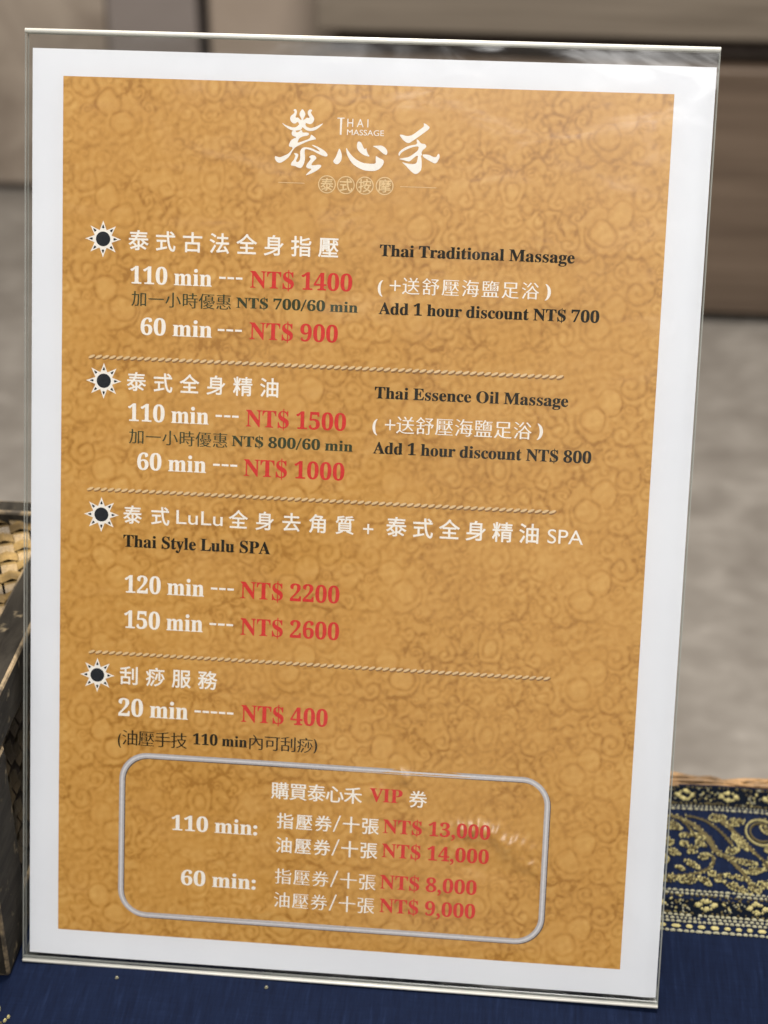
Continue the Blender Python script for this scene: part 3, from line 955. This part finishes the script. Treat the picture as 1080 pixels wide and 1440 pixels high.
LOGO3 = [
    [(115.12, 274.23), (116.10, 274.26), (117.33, 273.85), (118.62, 274.02), (119.73, 274.61), (120.99, 275.68), (122.24, 276.58), (122.71, 277.07), (122.43, 277.93), (123.17, 277.72), (123.84, 277.19), (124.42, 276.81), (124.13, 276.09), (122.95, 275.18), (121.69, 274.20), (120.43, 273.29), (119.17, 272.38), (118.22, 271.71), (117.07, 272.07), (115.98, 273.07)],
    [(120.44, 272.97), (121.01, 272.91), (121.53, 272.21), (122.03, 271.75), (123.09, 271.71), (123.68, 271.09), (123.31, 270.37), (122.51, 269.87), (122.14, 269.06), (122.42, 268.28), (121.94, 268.10), (122.31, 267.01), (122.43, 263.99), (121.65, 263.01), (120.86, 262.50), (120.04, 262.64), (118.70, 263.71), (117.51, 264.94), (116.16, 266.09), (117.15, 265.80), (118.63, 265.53), (119.93, 265.50), (120.81, 265.84), (121.08, 267.12), (121.12, 268.24), (120.01, 267.57), (118.76, 266.33), (118.11, 266.26), (116.80, 266.59), (115.16, 266.93), (116.93, 267.31), (118.38, 267.59), (119.65, 268.51), (120.91, 269.50), (121.28, 270.30), (121.17, 270.93), (119.72, 270.73), (118.12, 270.12), (116.53, 269.28), (115.75, 268.54), (115.29, 267.65), (115.01, 268.51), (115.71, 269.49), (117.13, 270.49), (118.89, 271.18), (120.83, 271.48)],
    [(122.41, 268.41), (123.22, 268.59), (124.68, 268.43), (125.84, 267.84), (126.81, 267.87), (127.18, 268.75), (127.58, 268.92), (127.85, 268.14), (127.57, 267.18), (127.04, 266.21), (126.41, 265.87), (125.42, 266.31), (124.09, 266.98), (122.93, 267.66)],
]


_gl = {}


def raw(txt):
    c = bpy.data.curves.new('t', 'FONT'); c.body = txt; c.size = 1.0; c.resolution_u = 4
    o = bpy.data.objects.new('t', c); COL.objects.link(o)
    bpy.context.view_layer.update()
    dg = bpy.context.evaluated_depsgraph_get()
    oe = o.evaluated_get(dg)
    cu = oe.to_curve(dg)
    polys = []
    for s in cu.splines:
        bp = s.bezier_points
        n = len(bp)
        P = []
        for i in range(n):
            a, b = bp[i], bp[(i + 1) % n]
            p0, p1, p2, p3 = (Vector(q[:2]) for q in (a.co, a.handle_right, b.handle_left, b.co))
            straight = abs((p1 - p0).cross(p3 - p0)) + abs((p2 - p0).cross(p3 - p0)) < 1e-5
            for k in range(1 if straight else 5):
                t = k / 5
                P.append(p0 * (1 - t) ** 3 + p1 * (3 * t * (1 - t) ** 2) + p2 * (3 * t * t * (1 - t)) + p3 * t ** 3)
        Q = []
        for p in P:
            if not Q or (p - Q[-1]).length > 1e-4: Q.append(p)
        if len(Q) > 2: polys.append(Q)
    oe.to_curve_clear()
    bpy.data.objects.remove(o)
    bpy.data.curves.remove(c)
    return polys


def bounds(polys):
    xs = [p.x for P in polys for p in P]; ys = [p.y for P in polys for p in P]
    return min(xs), max(xs), min(ys), max(ys)


def area2(P): return sum(P[i].cross(P[(i + 1) % len(P)]) for i in range(len(P)))


def fatten(polys, ax, ay):
    """move outlines along their normals, by different amounts sideways and up"""
    if not polys or (ax == 0 and ay == 0): return polys
    sgn = 1 if area2(max(polys, key=lambda P: abs(area2(P)))) > 0 else -1
    out = []
    for P in polys:
        Q = []
        for i, p in enumerate(P):
            a, b = (p - P[i - 1]), (P[(i + 1) % len(P)] - p)
            na, nb = Vector((a.y, -a.x)).normalized(), Vector((b.y, -b.x)).normalized()
            m_ = na + nb
            if m_.length < .3: m_ = na
            m_ = m_ / max(m_.dot(na), .5)
            m_.x = max(-1.3, min(1.3, m_.x)); m_.y = max(-1.3, min(1.3, m_.y))
            Q.append(p + sgn * Vector((m_.x * ax, m_.y * ay)))
        out.append(Q)
    return out


def ribbons(polys, ax, ay):
    """thin quads along every outline edge: they make a letter heavier by ax sideways and ay upwards"""
    out = []
    for P in polys:
        for i, p in enumerate(P):
            q = P[(i + 1) % len(P)]
            d = (q - p).normalized()
            o = Vector((d.y * ax, -d.x * ay)); e = d * (min(ax, ay) * .5)
            out.append([p + o - e, q + o + e, q - o + e, p - o - e])
    return out




def serif_char(ch):
    if ch in _gl: return _gl[ch]
    cap = .68
    if ch == ' ': g = ([], .25)
    elif ch == '-': g = ([[Vector(q) for q in ((.03, .20), (.29, .20), (.29, .285), (.03, .285))]], .33)
    elif ch == '/': g = ([[Vector(q) for q in ((-.01, -.05), (.055, -.05), (.33, .72), (.265, .72))]], .34)
    elif ch == '+': g = ([[Vector(q) for q in ((0, .31), (.2, .31), (.2, .11), (.26, .11), (.26, .31), (.46, .31), (.46, .37), (.26, .37), (.26, .57), (.2, .57), (.2, .37), (0, .37))]], .5)
    elif ch in '()':
        P = [Vector((.25 - .2 * math.cos(R(a)), .27 + .5 * math.sin(R(a)))) for a in range(-72, 73, 9)] + [Vector((.25 - .11 * math.cos(R(a)), .27 + .48 * math.sin(R(a)))) for a in range(72, -73, -9)]
        if ch == ')': P = [Vector((.3 - p.x, p.y)) for p in P][::-1]
        g = ([P], .3)
    elif ch in ':,':
        dot = lambda y, r_=.082: [Vector((.125 + r_ * math.cos(R(a)), y + r_ * math.sin(R(a)))) for a in range(0, 360, 24)]
        if ch == ':': g = ([dot(.07), dot(.385)], .28)
        else:
            P = [Vector((.115 + .078 * math.cos(R(a)), .065 + .078 * math.sin(R(a)))) for a in range(40, 250, 20)]
            P += [Vector(q) for q in ((.13, -.005), (.115, -.07), (.03, -.135), (.05, -.165), (.15, -.11), (.2, -.02), (.2, .05))]
            g = ([P], .25)
    else:
        src = 'S' if ch == '$' else ch
        o_ = ord(src)
        code = 0x1D7CE + o_ - 48 if src.isdigit() else (0x1D400 + o_ - 65 if src.isupper() else 0x1D41A + o_ - 97)
        c = chr(code); hh = chr(0x1D407)
        P = raw(c)
        w = bounds(raw(hh + c + hh))[1] - bounds(raw(hh + hh))[1]
        if ch == '$':
            b = bounds(P)
            cx = (b[0] + b[1]) / 2 + .01
            P = P + ['bar', cx]
        g = (P, w)
    _gl[ch] = g
    return g


def fill(polys):
    """one flat filled mesh (verts, faces) from closed outlines, holes left open"""
    c = bpy.data.curves.new('f', 'CURVE'); c.dimensions = '2D'; c.fill_mode = 'BOTH'
    for P in polys:
        s = c.splines.new('POLY'); s.points.add(len(P) - 1)
        for q, p in zip(s.points, P): q.co = (p.x, p.y, 0, 1)
        s.use_cyclic_u = True
    o = bpy.data.objects.new('f', c); COL.objects.link(o)
    bpy.context.view_layer.update()
    me = bpy.data.meshes.new_from_object(o.evaluated_get(bpy.context.evaluated_depsgraph_get()))
    vs = [tuple(v.co) for v in me.vertices]; fs = [tuple(p.vertices) for p in me.polygons]
    bpy.data.objects.remove(o); bpy.data.curves.remove(c); bpy.data.meshes.remove(me)
    return vs, fs


def layout(style, txt, u0, u1, v, h):
    """list of outline groups in sheet millimetres (each group is filled on its own) and a list of loose quads"""
    groups = [[], []]; rib = []
    if style in ('serif', 'latin'):
        x = 0.0
        if style == 'latin':
            polys = raw(txt)
            cap = .72 if txt != '+' else .5
            b = bounds(polys)
            if txt == '+': polys = [[p - Vector((0, b[2])) for p in P] for P in polys]; cap = b[3] - b[2]
            groups[0] = polys
        else:
            cap = .73
            for ch in txt:
                P, w = serif_char(ch)
                if ch == '$':
                    cx = P[-1]
                    groups[0] += [[p + Vector((x, 0)) for p in q] for q in P[:-2]]
                    groups[1].append([Vector((x + cx + a, b)) for a, b in ((-.022, -.1), (.022, -.1), (.022, .78), (-.022, .78))])
                else:
                    groups[0] += [[p + Vector((x, 0)) for p in q] for q in P]
                x += w
            if txt in '()': cap = .74
            if txt == '+': cap = .46; groups[0] = [[p - Vector((0, .11)) for p in P] for P in groups[0]]
            if txt[0] not in '(/)+-': rib = ribbons(groups[0], .008 if h > 4.6 else .015, .004)
        b = bounds(groups[0])
        sx, sy = (u1 - u0) / (b[1] - b[0]), h / cap
        fit = lambda P: [Vector((u0 + (p.x - b[0]) * sx, v + p.y * sy)) for p in P]
        return [[fit(P) for P in g] for g in groups if g], [fit(P) for P in rib]
    ax, ay = {'sans': (.014, .014), 'ming': (.008, -.008), 'mingbold': (.014, .005)}[style]
    k = len(txt)
    em = h / .93
    pitch = (u1 - u0 - .93 * em) / (k - 1) if k > 1 else 0
    for i, ch in enumerate(txt):
        key = (style, ch)
        if key not in _gl:
            P = [[p - Vector((.5, .38)) for p in q] for q in raw(ch)]
            F_ = fatten(P, 0, ay) if ay < 0 else P
            _gl[key] = (F_, ribbons(F_, ax, max(ay, 0)))
        c = Vector((u0 + .465 * em + i * pitch, v))
        groups[0] += [[p * em + c for p in q] for q in _gl[key][0]]
        rib += [[p * em + c for p in q] for q in _gl[key][1]]
    return [groups[0]], rib


def printed(name, groups, mat, lift, parent, rib=()):
    """filled outlines (sheet millimetres) laid on the paper"""
    VS, FS = [], []
    for gi, g in enumerate(groups):
        vs, fs = fill(g)
        n = len(VS)
        for x, y, _ in vs:
            VS.append(((x - 105) * MM, y * MM, float(warp(np.float64(x), np.float64(y))) + lift + gi * 4e-6))
        FS += [tuple(i + n for i in f) for f in fs]
    for k, q in enumerate(rib):
        n = len(VS)
        for p in q: VS.append(((p.x - 105) * MM, p.y * MM, float(warp(np.float64(p.x), np.float64(p.y))) + lift + (2 + k % 9) * 2e-6))
        FS.append((n, n + 1, n + 2, n + 3))
    me = mesh_from(VS, FS)
    bm = bmesh.new(); bm.from_mesh(me)
    for f in bm.faces:
        if f.normal.z < 0: f.normal_flip()
    bm.to_mesh(me); bm.free()
    return link(name, me, mat, parent)


INK = 0.00016
# one object per printed phrase
lines, cur = [], None
for (part, ink, style, txt, u0, u1, v, h) in TEXT:
    g_, r_ = layout(style, txt, u0, u1, v, h)
    if cur and cur[0] == part and cur[1] == ink and abs(cur[3] - v) < 4.2:
        cur[2] += g_; cur[4] += r_
    else:
        cur = [part, ink, g_, v, r_]
        lines.append(cur)
for part, ink, groups, v, rib in lines:
    printed(part, groups, M[ink], INK, sheet, rib)


def C(cx, cy, r_, n=40): return [Vector((cx + r_ * math.cos(2 * math.pi * k / n), cy + r_ * math.sin(2 * math.pi * k / n))) for k in range(n)]


for (u, v) in SUNS:
    star = []
    for k in range(8):
        a = k * math.pi / 4 + math.pi / 2
        for da, r_ in ((-.39, 2.95), (-.30, 3.25), (-.10, 4.5), (0, 5.75), (.10, 4.5), (.30, 3.25)):
            star.append(Vector((u + r_ * math.cos(a + da), v + r_ * math.sin(a + da))))
    s = printed('sun_bullet', [[star]], M['white'], INK, sheet)
    printed('sun_disc', [[C(u, v, 2.3)]], M['charcoal'], INK + 2e-5, s)
    drops = []
    for k in range(8):
        a = k * math.pi / 4 + math.pi / 2
        d, nn = Vector((math.cos(a), math.sin(a))), Vector((-math.sin(a), math.cos(a)))
        c = Vector((u, v))
        drops.append([c + d * 3.42 + nn * .42, c + d * 3.3, c + d * 3.42 - nn * .42, c + d * 4.0 - nn * .25, c + d * 4.55, c + d * 4.0 + nn * .25])
    printed('sun_ray', [drops], M['charcoal'], INK + 2e-5, s)

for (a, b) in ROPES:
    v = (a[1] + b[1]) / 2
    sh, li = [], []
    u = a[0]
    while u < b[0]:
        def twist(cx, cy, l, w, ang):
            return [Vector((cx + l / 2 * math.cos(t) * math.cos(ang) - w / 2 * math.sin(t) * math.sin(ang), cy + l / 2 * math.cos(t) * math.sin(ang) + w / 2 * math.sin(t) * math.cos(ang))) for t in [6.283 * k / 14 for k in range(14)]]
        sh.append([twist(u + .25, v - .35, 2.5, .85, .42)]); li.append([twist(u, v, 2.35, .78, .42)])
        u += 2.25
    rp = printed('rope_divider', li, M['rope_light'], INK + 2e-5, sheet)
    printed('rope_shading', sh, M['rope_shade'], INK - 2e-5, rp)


def rrect(u0, u1, v0, v1, r_):
    P = []
    for cx, cy, a0 in ((u1 - r_, v1 - r_, 0), (u0 + r_, v1 - r_, 90), (u0 + r_, v0 + r_, 180), (u1 - r_, v0 + r_, 270)):
        P += [Vector((cx + r_ * math.cos(R(a0 + k * 6)), cy + r_ * math.sin(R(a0 + k * 6)))) for k in range(16)]
    return P


def subdiv(P, step=4.0):
    out = []
    for i, p in enumerate(P):
        q = P[(i + 1) % len(P)]
        n_ = max(1, int((q - p).length / step))
        out += [p + (q - p) * k / n_ for k in range(n_)]
    return out


def ring(u0, u1, v0, v1, r_, w0, w1, du=0, dv=0):
    return [subdiv(rrect(u0 + w0 + du, u1 - w0 + du, v0 + w0 + dv, v1 - w0 + dv, r_ - w0)), subdiv(rrect(u0 + w1 + du, u1 - w1 + du, v0 + w1 + dv, v1 - w1 + dv, r_ - w1))]


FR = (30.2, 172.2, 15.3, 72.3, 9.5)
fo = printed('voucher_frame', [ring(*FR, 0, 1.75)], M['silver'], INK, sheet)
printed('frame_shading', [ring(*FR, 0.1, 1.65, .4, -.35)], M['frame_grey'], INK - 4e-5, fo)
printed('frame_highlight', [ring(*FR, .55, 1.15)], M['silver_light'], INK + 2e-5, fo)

VV = lambda polys: [[[Vector(p) for p in P]] for P in polys]


def smooth_poly(P, it=1):
    for _ in range(it):
        P = [q for i in range(len(P)) for q in (P[i] * .75 + P[(i + 1) % len(P)] * .25, P[i] * .25 + P[(i + 1) % len(P)] * .75)]
    return P


logo = [[smooth_poly([Vector(p) for p in P])] for P in LOGO + LOGO2 + LOGO3]
lo = printed('logo', logo, M['white'], INK, sheet)
tg = []
tg += [[[Vector(q) for q in ((95.9, 278.45), (98.1, 278.5), (98.1, 278.8), (95.9, 278.75))]], [[Vector(q) for q in ((96.75, 278.5), (97.4, 278.5), (97.3, 273.6), (96.8, 273.6))]]]
tg += layout('latin', 'H A I', 99.0, 105.5, 276.1, 2.55)[0]
tg += layout('latin', 'MASSAGE', 99.0, 110.4, 273.65, 1.75)[0]
printed('logo_caption', tg, M['white'], INK, lo)
seal, disc, srib = [], [], []
for ch, (u, v) in zip('泰式按摩', ((93.26, 258.5), (99.16, 258.45), (105.05, 258.5), (111.18, 258.6))):
    seal.append([C(u, v, 2.75), C(u, v, 2.45)]); disc.append([C(u, v, 2.45)])
    g_, r_ = layout('sans', ch, u - 1.95, u + 1.95, v, 3.9)
    seal += g_; srib += r_
for u0, u1 in ((78.1, 86.3), (116.0, 127.2)):
    seal.append([[Vector(q) for q in ((u0, 258.5), (u1, 258.5), (u1, 258.68), (u0, 258.68))]])
printed('logo_seal', seal, M['cream'], INK + 2e-5, lo, srib)
printed('seal_disc', disc, M['seal_tone'], INK - 2e-5, lo)

# ------------------------------------------------------------------ clear stand
hold = empty('sign_stand', ORG, (TILT, 0, 0))
tag(hold, 'clear acrylic slanted sign stand leaning back on the navy cloth', 'sign stand')
UA, UB, VA, VB = -1.9, 210.7, -2.4, 302.4


def pane(name, z0, z1, vb, va=VA):
    mb = MB(); mb.box((((UA + UB) / 2 - 105) * MM, (va + vb) / 2 * MM, (z0 + z1) / 2 * MM), ((UB - UA) * MM, (vb - va) * MM, (z1 - z0) * MM))
    me = mb.mesh(bevel=0.00018, bevel_mat=1)
    for p in me.polygons:
        if abs(p.normal.z) < .9: p.material_index = 1
    return link(name, me, [M['clear'], M['edge']], hold)


pane('front_pane', 0.9, 2.1, VB - .5)
pane('back_pane', -2.0, -0.6, VB - .5)
mb = MB()
mb.tube([((UA - 105) * MM, (VB - .35) * MM, 0.00150), ((UB - 105) * MM, (VB - .35) * MM, 0.00150)], 0.00075, 12)
mb.tube([((UA - 105) * MM, (VB - .45) * MM, -0.0013), ((UB - 105) * MM, (VB - .45) * MM, -0.0013)], 0.00070, 12)
link('top_fold', mb.mesh(smooth=True), M['edge_glint'], hold)
mb = MB()
mb.tube([((UA - 105) * MM, (VA + .1) * MM, 0.0015), ((UB - 105) * MM, (VA + .1) * MM, 0.0015)], 0.0007, 12)
link('bottom_bend', mb.mesh(smooth=True), M['edge_glint'], hold)
# foot plate: runs back over the cloth (tilted the other way in the stand's own space)
inv = Matrix.Rotation(-TILT, 4, 'X')
mb = MB(); mb.box((0, 0, 0), ((UB - UA) * MM, 0.075, 0.0013))
me = mb.mesh(bevel=0.0002, bevel_mat=1)
for p in me.polygons:
    if abs(p.normal.z) < .9: p.material_index = 1
me.transform(Matrix.Translation(inv @ Vector((((UA + UB) / 2 - 105) * MM, 0.0365, -0.0014))) @ inv)
link('foot_plate', me, [M['clear'], M['edge']], hold)
